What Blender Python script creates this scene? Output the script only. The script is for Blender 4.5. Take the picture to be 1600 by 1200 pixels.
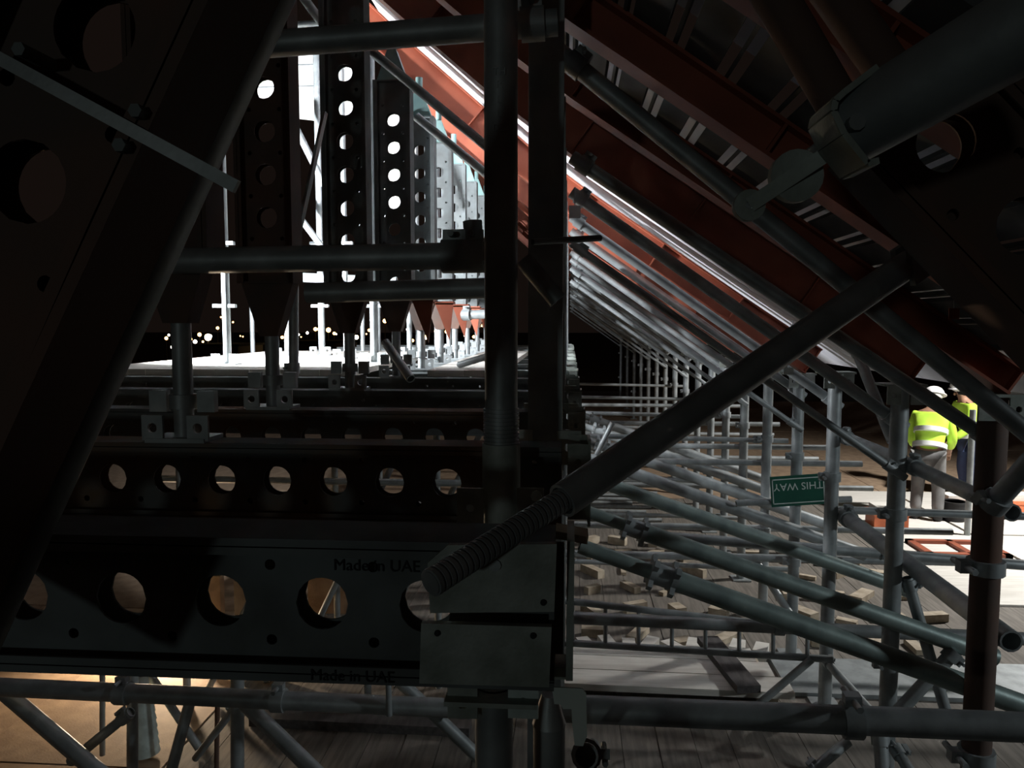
import bpy, math, random
from mathutils import Vector, Matrix

# ------------------------------------------------------------------ scene, camera, light
for o in list(bpy.data.objects): bpy.data.objects.remove(o)
SC = bpy.context.scene
COL = SC.collection
CAMZ = 2.6
W, H, F = 1600, 1200, 1200.0
PITCH = math.radians(-4.53); YAW = math.radians(4.29)
cam_d = bpy.data.cameras.new('camera'); cam_d.sensor_width = 36; cam_d.lens = 36*F/W
cam_d.clip_start = .02; cam_d.clip_end = 2000
cam = bpy.data.objects.new('camera', cam_d); COL.objects.link(cam)
cam.location = (0, 0, CAMZ)
cam.rotation_euler = (math.pi/2 + PITCH, 0, YAW)
SC.camera = cam
vs = SC.view_settings
vs.view_transform = 'Standard'; vs.look = 'None'; vs.gamma = 1; vs.use_curve_mapping = False
vs.exposure = 0.0
world = bpy.data.worlds.new('night'); SC.world = world; world.use_nodes = True
bg = world.node_tree.nodes['Background']; bg.inputs[0].default_value = (.62, .40, .32, 1); bg.inputs[1].default_value = .010

def lamp(name, kind, loc, energy, color, size=.1, aim=None, angle=None, blend=.4):
    d = bpy.data.lights.new(name, kind); d.energy = energy; d.color = color
    if kind == 'AREA': d.size = size
    else: d.shadow_soft_size = size
    o = bpy.data.objects.new(name, d); COL.objects.link(o); o.location = loc
    if aim is not None:
        o.rotation_euler = (Vector(aim)-Vector(loc)).to_track_quat('-Z', 'Y').to_euler()
    if angle and kind == 'SPOT': d.spot_size = math.radians(angle); d.spot_blend = blend
    return o
LAMP1 = Vector((-3.05, 4.95, CAMZ+.55))      # floodlight behind the leaning soldier: the blown-out boards and posts show where it stands
LAMP2 = Vector((-3.25, 5.92, .30))           # warm lamp low on the sheets: its hot patch shows under the lettered soldier
lamp('floodlight_glow', 'SPOT', LAMP1+Vector((.06, .08, -.03)), 1500, (.93, .96, 1), .08, LAMP1+Vector((.5, 1, -.1)), 140, .5)
lamp('warm_lamp_glow', 'SPOT', LAMP2+Vector((0, -.1, -.02)), 150, (1, .76, .52), .05, LAMP2+Vector((.15, -1, -.25)), 150, .5)
lamp('site_floodlight_far_right_offscreen', 'SPOT', (6.6, 9.0, CAMZ+1.4), 1500, (1, .97, .93), .12, (4.6, 10, 0), 120, .5)
lamp('site_floodlight_right_offscreen', 'SPOT', (7.0, 1.6, CAMZ+.6), 330, (.88, .97, 1), .12, (1.0, 4.8, CAMZ-1.9), 50, .6)
lamp('site_floodlight_behind_offscreen', 'SPOT', (-2.6, -6.4, CAMZ+.1), 58, (.86, 1, .96), .15, (0, 1.2, CAMZ-.3), 70, .5)

# ------------------------------------------------------------------ pixel helpers (1600x1200 frame)
RM = cam.rotation_euler.to_matrix()
def ray(x, y): return RM @ Vector(((x-W/2)/F, -(y-H/2)/F, -1))
def P(x, y, Y):
    d = ray(x, y); return Vector((0, 0, CAMZ)) + d*(Y/d.y)
def PZ(x, y, z):
    d = ray(x, y); return Vector((0, 0, CAMZ)) + d*((z-CAMZ)/d.z)
def C(X, Y, zc): return Vector((X, Y, CAMZ+zc))      # height given from the camera's eye level

# ------------------------------------------------------------------ materials
MATS = {}
def mat(name, c1, c2=None, rough=.55, metal=0., scale=6., bump=.0, emit=None, patch=.5, spec=.4):
    m = bpy.data.materials.new(name); m.use_nodes = True
    nt = m.node_tree; b = nt.nodes['Principled BSDF']
    b.inputs['Roughness'].default_value = rough; b.inputs['Metallic'].default_value = metal
    b.inputs['Specular IOR Level'].default_value = spec
    if c2 is None: c2 = tuple(v*.72 for v in c1)
    tc = nt.nodes.new('ShaderNodeTexCoord'); n = nt.nodes.new('ShaderNodeTexNoise')
    n.inputs['Scale'].default_value = scale; n.inputs['Detail'].default_value = 6
    r = nt.nodes.new('ShaderNodeValToRGB')
    r.color_ramp.elements[0].position = patch-.12; r.color_ramp.elements[0].color = (*c1, 1)
    r.color_ramp.elements[1].position = patch+.12; r.color_ramp.elements[1].color = (*c2, 1)
    nt.links.new(tc.outputs['Object'], n.inputs['Vector'])
    nt.links.new(n.outputs['Fac'], r.inputs['Fac']); nt.links.new(r.outputs['Color'], b.inputs['Base Color'])
    if bump:
        n2 = nt.nodes.new('ShaderNodeTexNoise'); n2.inputs['Scale'].default_value = scale*9
        nt.links.new(tc.outputs['Object'], n2.inputs['Vector'])
        bp = nt.nodes.new('ShaderNodeBump'); bp.inputs['Strength'].default_value = bump; bp.inputs['Distance'].default_value = .004
        nt.links.new(n2.outputs['Fac'], bp.inputs['Height']); nt.links.new(bp.outputs['Normal'], b.inputs['Normal'])
    if emit:
        b.inputs['Emission Color'].default_value = (*emit[:3], 1); b.inputs['Emission Strength'].default_value = emit[3]
    MATS[name] = m; return m
def wood(name, c1, c2, stretch=(14, 14, 1.2)):
    m = mat(name, c1, c2, .75, 0, 3., .25); nt = m.node_tree
    mp = nt.nodes.new('ShaderNodeMapping'); mp.inputs['Scale'].default_value = stretch
    tc = next(n for n in nt.nodes if n.type == 'TEX_COORD')
    info = nt.nodes.new('ShaderNodeObjectInfo'); add = nt.nodes.new('ShaderNodeVectorMath'); add.operation = 'ADD'
    mul = nt.nodes.new('ShaderNodeVectorMath'); mul.operation = 'SCALE'; mul.inputs['Scale'].default_value = 37.
    nt.links.new(info.outputs['Random'], mul.inputs[0])
    nt.links.new(tc.outputs['Object'], add.inputs[0]); nt.links.new(mul.outputs['Vector'], add.inputs[1])
    nt.links.new(add.outputs['Vector'], mp.inputs['Vector'])
    for n in nt.nodes:
        if n.type == 'TEX_NOISE': nt.links.new(mp.outputs['Vector'], n.inputs['Vector'])
    return m
mat('galv', (.36, .39, .40), (.25, .275, .28), .5, .35, 9, .08)
mat('galv_green', (.33, .41, .39), (.22, .28, .27), .45, .35, 7, .1)
mat('soldier', (.20, .225, .23), (.13, .14, .14), .85, 0, 5, .1, spec=.08)
mat('soldier_rust', (.15, .16, .16), (.2, .125, .08), .85, 0, 4.5, .15, patch=.54, spec=.08)
mat('soldier_brown', (.13, .072, .052), (.09, .066, .056), .8, 0, 4, .12)
mat('plate', (.40, .44, .41), (.24, .27, .24), .6, .15, 11, .2)
mat('pale_plate', (.62, .72, .70), (.45, .52, .5), .6, .1, 14, .1)
mat('orange', (.36, .10, .055), (.28, .075, .042), .5, 0, 4, .05)
mat('teal', (.28, .45, .44), (.2, .34, .34), .5, .1, 6)
mat('sheeting', (.85, .85, .80), (.78, .78, .74), .6, 0, 2.5)
mat('roof_dark', (.13, .14, .15), (.09, .095, .1), .8, 0, 5, .1)
mat('roof_white', (.82, .82, .86), (.68, .68, .73), .55, 0, 3)
wood('deck_board', (.20, .18, .155), (.13, .117, .10), (12, 1.0, 12))
wood('deck_ply', (.40, .29, .195), (.31, .22, .15), (3, 3, 3))
wood('pale_plank', (.74, .72, .67), (.62, .60, .55), (1.2, 12, 12))
wood('offcut', (.52, .45, .35), (.36, .30, .22), (4, 4, 4))
wood('dark_plank', (.11, .10, .10), (.07, .065, .065), (10, 2, 10))
mat('rubber', (.02, .02, .022), (.015, .015, .015), .7)
mat('ink', (.012, .012, .014), (.01, .01, .012), .7)
mat('green_sign', (.02, .12, .08), (.018, .10, .07), .4)
mat('sign_white', (.7, .78, .74), (.6, .68, .64), .5)
mat('hivis', (.55, .85, .08), (.46, .74, .06), .7)
mat('reflective', (.8, .82, .8), (.7, .72, .7), .35)
mat('trousers', (.20, .20, .20), (.14, .14, .14), .85)
mat('navy', (.03, .045, .10), (.025, .03, .07), .8)
mat('skin', (.36, .2, .13), (.31, .17, .11), .55)
mat('white_paint', (.8, .8, .8), (.7, .7, .7), .4)
mat('red_cloth', (.35, .03, .03), (.28, .025, .025), .8)
mat('orange_plastic', (.75, .22, .10), (.65, .18, .08), .5)
mat('blue_plastic', (.05, .09, .35), (.04, .07, .28), .5)
mat('ground_dark', (.03, .026, .022), (.02, .018, .015), .95)
mat('far_wall', (.25, .19, .14), (.18, .14, .1), .9)
mat('lamp_warm', (1, .7, .4), None, .5, emit=(1, .52, .18, 9))
mat('lamp_hot', (1, .8, .5), None, .5, emit=(1, .7, .32, 22))
mat('lamp_white', (1, .95, .9), None, .5, emit=(1, .92, .8, 10))
mat('flood_face', (1, 1, 1), None, .5, emit=(1, .98, .95, 30))

# ------------------------------------------------------------------ mesh builder
class MB:
    def __init__(s): s.v = []; s.f = []; s.sm = []
    def add(s, vs_, fs, smooth=False):
        n = len(s.v); s.v += [Vector(v) for v in vs_]
        for f in fs: s.f.append(tuple(i+n for i in f)); s.sm.append(smooth)
        return s
    def box(s, lo, hi, M=None):
        x0, y0, z0 = lo; x1, y1, z1 = hi
        v = [(x0,y0,z0),(x1,y0,z0),(x1,y1,z0),(x0,y1,z0),(x0,y0,z1),(x1,y0,z1),(x1,y1,z1),(x0,y1,z1)]
        if M is not None: v = [M @ Vector(q) for q in v]
        return s.add(v, [(0,3,2,1),(4,5,6,7),(0,1,5,4),(1,2,6,5),(2,3,7,6),(3,0,4,7)])
    def bar(s, p1, p2, w, t, up=(0, 0, 1)):
        p1, p2 = Vector(p1), Vector(p2); M = frame(p1, p2, up); L = (p2-p1).length
        return s.box((0, -w/2, -t/2), (L, w/2, t/2), M)
    def tube(s, p1, p2, r, n=14, r2=None, hollow=.82):
        p1, p2 = Vector(p1), Vector(p2); M = frame(p1, p2); L = (p2-p1).length
        if r2 is None: r2 = r
        def ring(x, q): return [M @ Vector((x, q*math.cos(2*math.pi*i/n), q*math.sin(2*math.pi*i/n))) for i in range(n)]
        side = [(i, (i+1) % n, n+(i+1) % n, n+i) for i in range(n)]
        s.add(ring(0, r)+ring(L, r2), side, True)
        if hollow:
            d = min(L*.5, r*2.5)
            for a, q, e in ((0, r, d), (L, r2, L-d)):
                s.add(ring(a, q)+ring(a, q*hollow), side)
                s.add(ring(a, q*hollow)+ring(e, q*hollow), side, True)
                s.add(ring(e, q*hollow), [tuple(range(n))])
        else:
            s.add(ring(0, r), [tuple(range(n))[::-1]]); s.add(ring(L, r2), [tuple(range(n))])
        return s
    def path(s, pts, r, n=8):
        for a, b in zip(pts, pts[1:]): s.tube(a, b, r, n, hollow=0)
        return s
    def prism(s, poly, a, b):
        """poly: list of 3-D points (planar), pushed along vector a..b"""
        n = len(poly); a, b = Vector(a), Vector(b)
        v = [Vector(p)+a for p in poly]+[Vector(p)+b for p in poly]
        return s.add(v, [tuple(range(n))[::-1], tuple(range(n, 2*n))]+[(i, (i+1) % n, n+(i+1) % n, n+i) for i in range(n)])
    def cell(s, M, u0, u1, w0, w1, t, R=0, n=24, c=None):
        """rectangle in local (u,w) plane, thickness t along local v, with a round hole"""
        if not R:
            return s.box((u0, 0, w0), (u1, t, w1), M)
        cu, cw = c or ((u0+u1)/2, (w0+w1)/2); k = n//4; B = []
        for i in range(k): B.append((u0+(u1-u0)*i/k, w0))
        for i in range(k): B.append((u1, w0+(w1-w0)*i/k))
        for i in range(k): B.append((u1-(u1-u0)*i/k, w1))
        for i in range(k): B.append((u0, w1-(w1-w0)*i/k))
        n = len(B); Cc = []
        for (u, w) in B:
            a = math.atan2(w-cw, u-cu); Cc.append((cu+R*math.cos(a), cw+R*math.sin(a)))
        fr = [M @ Vector((u, 0, w)) for u, w in B]; fc = [M @ Vector((u, 0, w)) for u, w in Cc]
        br = [M @ Vector((u, t, w)) for u, w in B]; bc = [M @ Vector((u, t, w)) for u, w in Cc]
        q = [(i, (i+1) % n, n+(i+1) % n, n+i) for i in range(n)]
        s.add(fr+fc, q); s.add(bc+br, q); s.add(fc+bc, q, True); s.add(br+fr, q)
        return s
    def ball(s, c, r, n=10, sc=(1, 1, 1)):
        c = Vector(c); v = [c+Vector((0, 0, -r*sc[2]))]; m = n//2
        for j in range(1, m):
            t = -math.pi/2+math.pi*j/m
            for i in range(n): v.append(c+Vector((r*sc[0]*math.cos(t)*math.cos(2*math.pi*i/n), r*sc[1]*math.cos(t)*math.sin(2*math.pi*i/n), r*sc[2]*math.sin(t))))
        v.append(c+Vector((0, 0, r*sc[2]))); fs = []
        for i in range(n):
            fs.append((0, 1+(i+1) % n, 1+i)); L = len(v)-1; fs.append((L, L-n+i, L-n+(i+1) % n))
            for j in range(m-2): a = 1+j*n; fs.append((a+i, a+(i+1) % n, a+n+(i+1) % n, a+n+i))
        return s.add(v, fs, True)
def frame(p1, p2, up=(0, 0, 1)):
    x = (Vector(p2)-Vector(p1)).normalized(); up = Vector(up)
    if abs(x.dot(up)) > .98: up = Vector((0, 1, 0)) if abs(x.y) < .9 else Vector((1, 0, 0))
    y = up.cross(x).normalized(); z = x.cross(y)
    M = Matrix(((x.x, y.x, z.x, p1[0]), (x.y, y.y, z.y, p1[1]), (x.z, y.z, z.z, p1[2]), (0, 0, 0, 1)))
    return M

def mesh_of(name, mb, m, loc=Vector((0, 0, 0))):
    me = bpy.data.meshes.new(name); me.from_pydata([v-loc for v in mb.v], [], mb.f); me.update()
    me.polygons.foreach_set('use_smooth', mb.sm); me.materials.append(MATS[m]); return me
def tag(o, label, cat, group=None):
    o['label'] = label; o['category'] = cat
    if group: o['group'] = group
    return o
def thing(name, label, cat, loc, group=None):
    o = bpy.data.objects.new(name, None); o.empty_display_size = .05; COL.objects.link(o); o.location = loc
    return tag(o, label, cat, group)
def part(name, mb, m, parent):
    root = parent
    while root.parent: root = root.parent
    o = bpy.data.objects.new(name, mesh_of(name, mb, m, Vector(root.location))); COL.objects.link(o); o.parent = parent
    return o
def single(name, mb, m, label, cat, loc, group=None, kind=None):
    loc = Vector(loc); o = bpy.data.objects.new(name, mesh_of(name, mb, m, loc)); COL.objects.link(o); o.location = loc
    if label: tag(o, label, cat, group)
    if kind: o['kind'] = kind
    return o
def copy_tree(o, parent=None, loc=None):
    c = o.copy(); COL.objects.link(c); c.parent = parent
    if loc is not None: c.location = loc
    for ch in list(o.children): copy_tree(ch, c)
    return c
def coupler(p, axis, r):
    """swivel coupler: collar, saddle and bolt in one mesh"""
    p = Vector(p); a = Vector(axis).normalized(); mb = MB()
    mb.tube(p-a*.03, p+a*.03, r*1.28, 12, hollow=0)
    side = a.cross(Vector((0, 1, 0)));
    if side.length < .2: side = a.cross(Vector((1, 0, 0)))
    side.normalize(); q = p+side*r*1.5
    mb.bar(q-a*.026, q+a*.026, r*.9, r*.8)
    mb.tube(q-Vector((0, r*1.6, 0)), q+Vector((0, r*1.6, 0)), r*.25, 6, hollow=0)
    return mb
def tube_thing(label, p1, p2, d, m='galv', group=None, name='scaffold_tube', couplers=(), cat='scaffold tube', n=14):
    p1, p2 = Vector(p1), Vector(p2); base = p1 if p1.z < p2.z else p2
    o = single(name, MB().tube(p1, p2, d/2, n), m, label, cat, base, group)
    for t in couplers: part('coupler', coupler(p1.lerp(p2, t), p2-p1, d/2), 'galv', o)
    return o
def text_mesh(body, size, depth=.0008, align='CENTER'):
    cu = bpy.data.curves.new('txt', 'FONT'); cu.body = body; cu.size = size; cu.extrude = depth
    cu.align_x = align; cu.align_y = 'CENTER'; cu.resolution_u = 3
    o = bpy.data.objects.new('txt', cu); COL.objects.link(o)
    dg = bpy.context.evaluated_depsgraph_get(); me = bpy.data.meshes.new_from_object(o.evaluated_get(dg))
    bpy.data.objects.remove(o); return me
def text_part(name, body, size, M, m, parent):
    """M places the text plane (x right, y up, z out) in the world"""
    root = parent
    while root.parent: root = root.parent
    me = text_mesh(body, size); me.transform(Matrix.Translation(-Vector(root.location)) @ M)
    me.materials.clear(); me.materials.append(MATS[m])
    o = bpy.data.objects.new(name, me); COL.objects.link(o); o.parent = parent; return o
FACE = Matrix(((1, 0, 0, 0), (0, 0, -1, 0), (0, 1, 0, 0), (0, 0, 0, 1)))   # text facing the camera (-Y)
rnd = random.Random(7)
ORD = ['first', 'second', 'third', 'fourth', 'fifth', 'sixth', 'seventh', 'eighth', 'ninth', 'tenth', 'eleventh', 'twelfth', 'thirteenth', 'fourteenth', 'fifteenth', 'sixteenth', 'seventeenth', 'eighteenth', 'nineteenth']
def series(proto, locs, fmt):
    """copies of a thing in a row, each named by its count from something that can be found"""
    proto['label'] = fmt % ORD[0]
    for i, l in enumerate(locs): c = copy_tree(proto, loc=l); c['label'] = fmt % ORD[i+1]

YL = [1.14, 2.09, 2.9, 3.75, 4.6, 5.4, 6.2, 7.0, 7.85, 8.7, 9.6, 10.5, 11.5]
YR = [3.3, 4.2, 5.2, 6.0, 6.9, 7.8, 8.7, 9.6, 10.6, 11.7, 12.9, 14.2, 15.6, 17.2, 19., 21., 23.5, 26.5]

# ------------------------------------------------------------------ setting: floor, ground
floor = single('floor', MB().box((-9, 1.6, -.30), (13, 30, -.045)), 'dark_plank', None, None, (0, 0, -.3), kind='structure')
bm_ = MB().box((-.1105, 0, -.04), (.1105, 2.97, 0)); board_me = mesh_of('board', bm_, 'deck_board')
for row, y0 in enumerate((2.42, 5.42, 8.42)):
    for i in range(44):
        x = -2.25+.225*i
        b = bpy.data.objects.new('board', board_me); COL.objects.link(b); b.parent = floor
        b.location = (x, y0+rnd.uniform(-.012, .012), .3+rnd.uniform(-.004, .004))
ply_me = mesh_of('plywood_sheet', MB().box((-.607, 0, -.04), (.607, 2.425, 0)), 'deck_ply')
warm_me = mesh_of('plywood_sheet', MB().box((-.607, 0, -.04), (.607, 2.425, 0)), 'deck_ply')
for i in range(5):
    for j in range(4):
        b = bpy.data.objects.new('plywood_sheet', warm_me); COL.objects.link(b); b.parent = floor
        b.location = (-2.98-1.22*i, 1.7+2.44*j, .3+rnd.uniform(-.003, .003))
for i in range(17):
    for j in range(6):
        b = bpy.data.objects.new('plywood_sheet', ply_me); COL.objects.link(b); b.parent = floor
        b.location = (-8+1.22*i, 11.46+2.44*j, .3+rnd.uniform(-.003, .003))
ground = single('ground', MB().box((-900, -40, -16.5), (900, 1500, -16)), 'ground_dark', None, None, (0, 0, -16.5), kind='structure')

# ------------------------------------------------------------------ soldiers (steel beams with round holes)
PT = .16
def soldier_web(mb, M, L, off=0.):
    """web with holes: local u along the beam 0..L, w across -.095..+.095"""
    h = .095; u = 0.
    if off: mb.cell(M, 0, off, -h, h, .004); u = off
    while u+PT <= L+1e-6:
        mb.cell(M, u, u+.12, -h, h, .004, .0405, 24)
        a, b = u+.12, u+.16
        mb.cell(M, a, b, -h, -.079, .004); mb.cell(M, a, b, -.079, -.039, .004, .0085, 12)
        mb.cell(M, a, b, -.039, .039, .004); mb.cell(M, a, b, .039, .079, .004, .0085, 12); mb.cell(M, a, b, .079, h, .004)
        u += PT
    if u < L-.004: mb.cell(M, u, L, -h, h, .004)
def soldier_flange(mb, M, L, sgn):
    lo, hi = sorted((sgn*.095, sgn*.109))
    mb.box((0, -.056, lo), (L, .056, hi), M)
    lo, hi = sorted((sgn*.083, sgn*.097))
    for v in (-.056, .052): mb.box((0, v, lo), (L, v+.004, hi), M)
def make_soldier(label, p0, p1, m, group=None, off=.02, up=(0, 0, 1), name='soldier_beam', taper=False, cat='steel beam'):
    """beam from p0 to p1; web faces -Y for a beam in the X-Z plane"""
    p0, p1 = Vector(p0), Vector(p1); L = (p1-p0).length
    x = (p1-p0).normalized(); y = Vector((0, 1, 0)); z = x.cross(y)
    M = Matrix(((x.x, y.x, z.x, p0.x), (x.y, y.y, z.y, p0.y), (x.z, y.z, z.z, p0.z), (0, 0, 0, 1)))
    t = thing(name, label, cat, p0, group)
    for v in (-.022, .018):
        mb = MB(); soldier_web(mb, M @ Matrix.Translation((0, v, 0)), L, off); part('web', mb, m, t)
    for sg in (-1, 1):
        mb = MB(); soldier_flange(mb, M, L, sg); part('flange', mb, m, t)
    for u in (0, L-.008):
        part('end_plate', MB().box((u, -.05, -.094), (u+.008, .05, .094), M), m, t)
    return t, M, L
ZS = CAMZ-.44                                # centre height of the horizontal soldiers
LS = 3.2
first = None
phase = [.095, .055, .075, .02, .06]
for k, Y in enumerate(YL):
    lab = ['long grey soldier beam lettered Made in UAE, ending at the two bracket plates',
           'grey soldier beam with rusty brown patches behind the leaning threaded prop',
           'dark soldier beam with brown patches, next beyond the rust-patched one'][k] if k < 3 else 'perforated steel soldier beam lying level under the upright soldiers'
    if k < 4:
        t, M, L = make_soldier(lab, (-.02-LS, Y, ZS+(.013 if k == 0 else 0)), (-.02, Y, ZS+(.013 if k == 0 else 0)), ['soldier', 'soldier_rust', 'soldier_rust', 'soldier'][k],
                               'level soldier beams receding in a row' if k == 3 else None, off=LS-19*PT-phase[k]+.0)
        if k == 0:
            text_part('lettering', 'Made in UAE', .025, Matrix.Translation((P(588, 866, Y-.0235).x, Y-.0235, ZS+.013+.061)) @ FACE, 'ink', t)
            text_part('lettering', 'Made in UAE', .024, Matrix.Translation((P(550, 1046, Y-.0575).x, Y-.0575, ZS+.013-.0965)) @ FACE, 'ink', t)
        first = t
    else:
        c = copy_tree(first, loc=(first.location.x, Y, ZS)); c['label'] = '%s level soldier beam counted from the lettered one' % ORD[k]
first['label'] = 'fourth level soldier beam counted from the lettered one'

# upright soldiers with jack ends
def make_upright(Y, X, z0, z1, m, label, group, rod_top=None):
    t, M, L = make_soldier(label, C(X, Y, z0), C(X, Y, z1), m, group, off=.03, name='upright_soldier', cat='steel column')
    def cone(za, zb, wa, wb, dy):
        mb = MB()
        v = [C(X+s*w/2, Y+q*dy, z) for z, w in ((za, wa), (zb, wb)) for s, q in ((-1, -1), (1, -1), (1, 1), (-1, 1))]
        mb.add(v, [(0, 3, 2, 1), (4, 5, 6, 7), (0, 1, 5, 4), (1, 2, 6, 5), (2, 3, 7, 6), (3, 0, 4, 7)]); return mb
    part('jack_cone', cone(z0, z0-.2, .2, .07, .035), 'soldier_brown', t)
    part('jack_rod', MB().tube(C(X, Y, z0-.19), C(X, Y, -.325), .027, 12, hollow=0), 'galv', t)
    nut = MB().tube(C(X, Y, -.24), C(X, Y, -.20), .04, 8, hollow=0)
    for s in (-1, 1): nut.box((X+s*.07-.025, Y-.012, CAMZ-.25), (X+s*.07+.025, Y+.012, CAMZ-.19))
    part('jack_nut', nut, 'galv', t)
    bp = MB()
    MM = Matrix.Translation(C(X, Y-.06, -.331)); bp.box((-.085, 0, 0), (.085, .12, .012), MM)
    for s in (-1, 1): bp.cell(Matrix.Translation(C(X+s*.065, Y-.055, -.29)), -.03, .03, -.035, .035, .01, .014, 12)
    part('base_plate', bp, 'galv', t)
    part('head_cone', cone(z1, z1+.18, .18, .05, .035), 'teal', t)
    part('head_rod', MB().tube(C(X, Y, z1+.17), C(X, Y, rod_top or z1+.272), .024, 10, hollow=0), 'teal', t)
    return t
XU = -1.09
make_upright(2.09, XU, .20, 1.6, 'soldier_brown', 'brown upright soldier crossing behind the leaning dark soldier', None, 1.94)
make_upright(2.9, XU-.06, .15, 1.75, 'soldier_brown', 'dark brown upright soldier with round holes on a dark jack', None, 1.96)
make_upright(3.75, XU, .15, 1.6, 'soldier', 'dark upright soldier standing second behind the level pipe', None)
u0 = make_upright(4.6, XU+.04, .15, 1.42, 'soldier', 'upright perforated soldier with tapered teal head', 'upright soldiers in the lit row')
series(u0, [(u0.location.x, Y, u0.location.z) for Y in YL[5:]], '%s upright soldier with teal head beyond the two tall dark ones')

# columns at the right end of the level soldiers
def make_column(Y, top, label, group=None):
    X = -.07; t = thing('end_column', label, 'steel column', (X, Y, 0), group)
    part('post', MB().box((X-.05, Y-.05+.12, 0), (X+.05, Y+.05+.12, CAMZ+top)), 'galv', t)
    pl = MB()
    for sx in (-1, 1):
        pl.cell(Matrix.Translation((X+sx*.07, Y+.057, CAMZ-.36)), -.035, .035, -.05, .05, .012, .014, 12)
    part('ear_plate', pl, 'plate', t)
    ch = MB()
    for z in (-.54, -.43):
        ch.cell(Matrix.Translation(C(.025, Y-.062, z+.05)), -.028, .028, -.05, .05, .006, .009, 12)
    ch.box((.052, Y-.06, CAMZ-.56), (.06, Y+.06, CAMZ-.32)); ch.box((-.005, Y+.05, CAMZ-.56), (.055, Y+.058, CAMZ-.32))
    part('end_bracket', ch, 'plate', t)
    return t
make_column(2.15, 1.5, 'tall dark square column close behind the ribbed round post')
c0 = make_column(2.9, .85, 'steel end column carrying the soldier ends', 'end columns under the rafters')
series(c0, [(c0.location.x, Y, 0) for Y in YL[3:]], '%s end column beyond the tall dark square column')

# ------------------------------------------------------------------ rafters (curved orange I-beams) and roof
def rafter_pts(z_off=0):
    base = [(-1.75, 2.42), (-1.3, 2.0), (-.8, 1.56), (-.4, 1.22), (0, .92), (.6, .51), (1.2, .10), (1.78, -.29)]
    return [(x, z+z_off) for x, z in base]
def make_rafter(Y, m, label, group=None, zoff=0, m2=None, hh=.22):
    pts = rafter_pts(zoff); t = thing('rafter', label, 'rafter', C(pts[-1][0], Y, pts[-1][1]), group)
    nrm = []
    for i in range(len(pts)):
        a = Vector(pts[max(i-1, 0)]); b = Vector(pts[min(i+1, len(pts)-1)]); d = (b-a).normalized(); nrm.append(Vector((-d.y, d.x)))
    def strip(y0, y1, n0, n1):
        mb = MB(); v = []
        for (x, z), n in zip(pts, nrm):
            for y, k in ((y0, n0), (y1, n0), (y1, n1), (y0, n1)): v.append(C(x+n.x*k, Y+y, z+n.y*k))
        fs = []
        for i in range(len(pts)-1):
            a = 4*i
            for q in range(4): fs.append((a+q, a+(q+1) % 4, a+4+(q+1) % 4, a+4+q))
        fs += [(0, 1, 2, 3), tuple(4*len(pts)-4+i for i in (3, 2, 1, 0))]
        return mb.add(v, fs)
    part('bottom_flange', strip(-.055, .055, 0, .012), m2 or m, t)
    part('web', strip(-.006, .006, .011, hh-.01), m, t)
    part('top_flange', strip(-.055, .055, hh-.011, hh), m2 or m, t)
    for i in (2, 4, 5, 6, 7):
        (x, z), n = pts[i], nrm[i]; d = Vector((n.y, -n.x))
        mb = MB(); M = Matrix(((d.x, 0, n.x, x-d.x*.008), (0, 1, 0, Y), (d.y, 0, n.y, CAMZ+z-d.y*.008), (0, 0, 0, 1)))
        mb.box((-.005, -.052, .012), (.005, -.006, hh-.01), M); mb.box((-.005, .006, .012), (.005, .052, hh-.01), M)
        part('stiffener', mb, m, t)
    # lug under the beam
    (x, z) = pts[1]; mb = MB(); MM = Matrix.Translation(C(x+.05, Y-.006, z-.06))
    mb.cell(MM, -.06, .06, -.07, .05, .012, .015, 12); part('lug', mb, m2 or m, t)
    return t
make_rafter(1.7, 'orange', 'darkest maroon rafter over the slots, first under the near props', None, 0, 'orange', .12)
make_rafter(2.5, 'orange', 'maroon rafter with dull pink bottom flange below the slotted roof boards', None, 0, 'orange', .12)
make_rafter(3.3, 'orange', 'dark red rafter between the slotted boards and the white roof sheets', None, 0, 'orange', .12)
make_rafter(4.2, 'orange', 'deep dark red rafter edging the first white roof sheets', None, -.03)
r0 = make_rafter(6.0, 'orange', 'orange-red curved steel rafter lit from below', 'orange rafters in the lit row', -.09)
series(r0, [(r0.location.x, Y, r0.location.z) for Y in (7.8, 8.7, 10.6, 11.7, 12.9, 15.6)], '%s orange-red curved rafter beyond the dark red one')
# dark roof boards with pairs of slots between them
def zl(X):
    p = rafter_pts()
    for (a, za), (b, zb) in zip(p, p[1:]):
        if a <= X <= b: return za+(zb-za)*(X-a)/(b-a)
i = 0; x = -1.2
while x < 1.6:
    e = zl(x+.01)-zl(x); d = Vector((.01, 0, e)).normalized()
    for name, u, w, th, lab, cat, grp in (('roof_board', 0, .115, .02, 'dark roof board across the maroon rafters beside a pair of slots', 'board', 'dark roof boards'),
                                     ('roof_batten', .147, .012, .02, 'thin dark batten splitting a pair of bright roof slots', 'batten', 'thin battens between roof slots')):
        M = Matrix(((d.x, 0, -d.z, x-d.z*.122), (0, 1, 0, 0), (d.z, 0, d.x, CAMZ+zl(x)+d.x*.122), (0, 0, 0, 1)))
        single(name, MB().box((u, 1.5, 0), (u+w, 3.36, th), M), 'roof_dark', lab, cat, M @ Vector((u, 1.5, 0)), grp)
    x += .19*d.x
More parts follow.
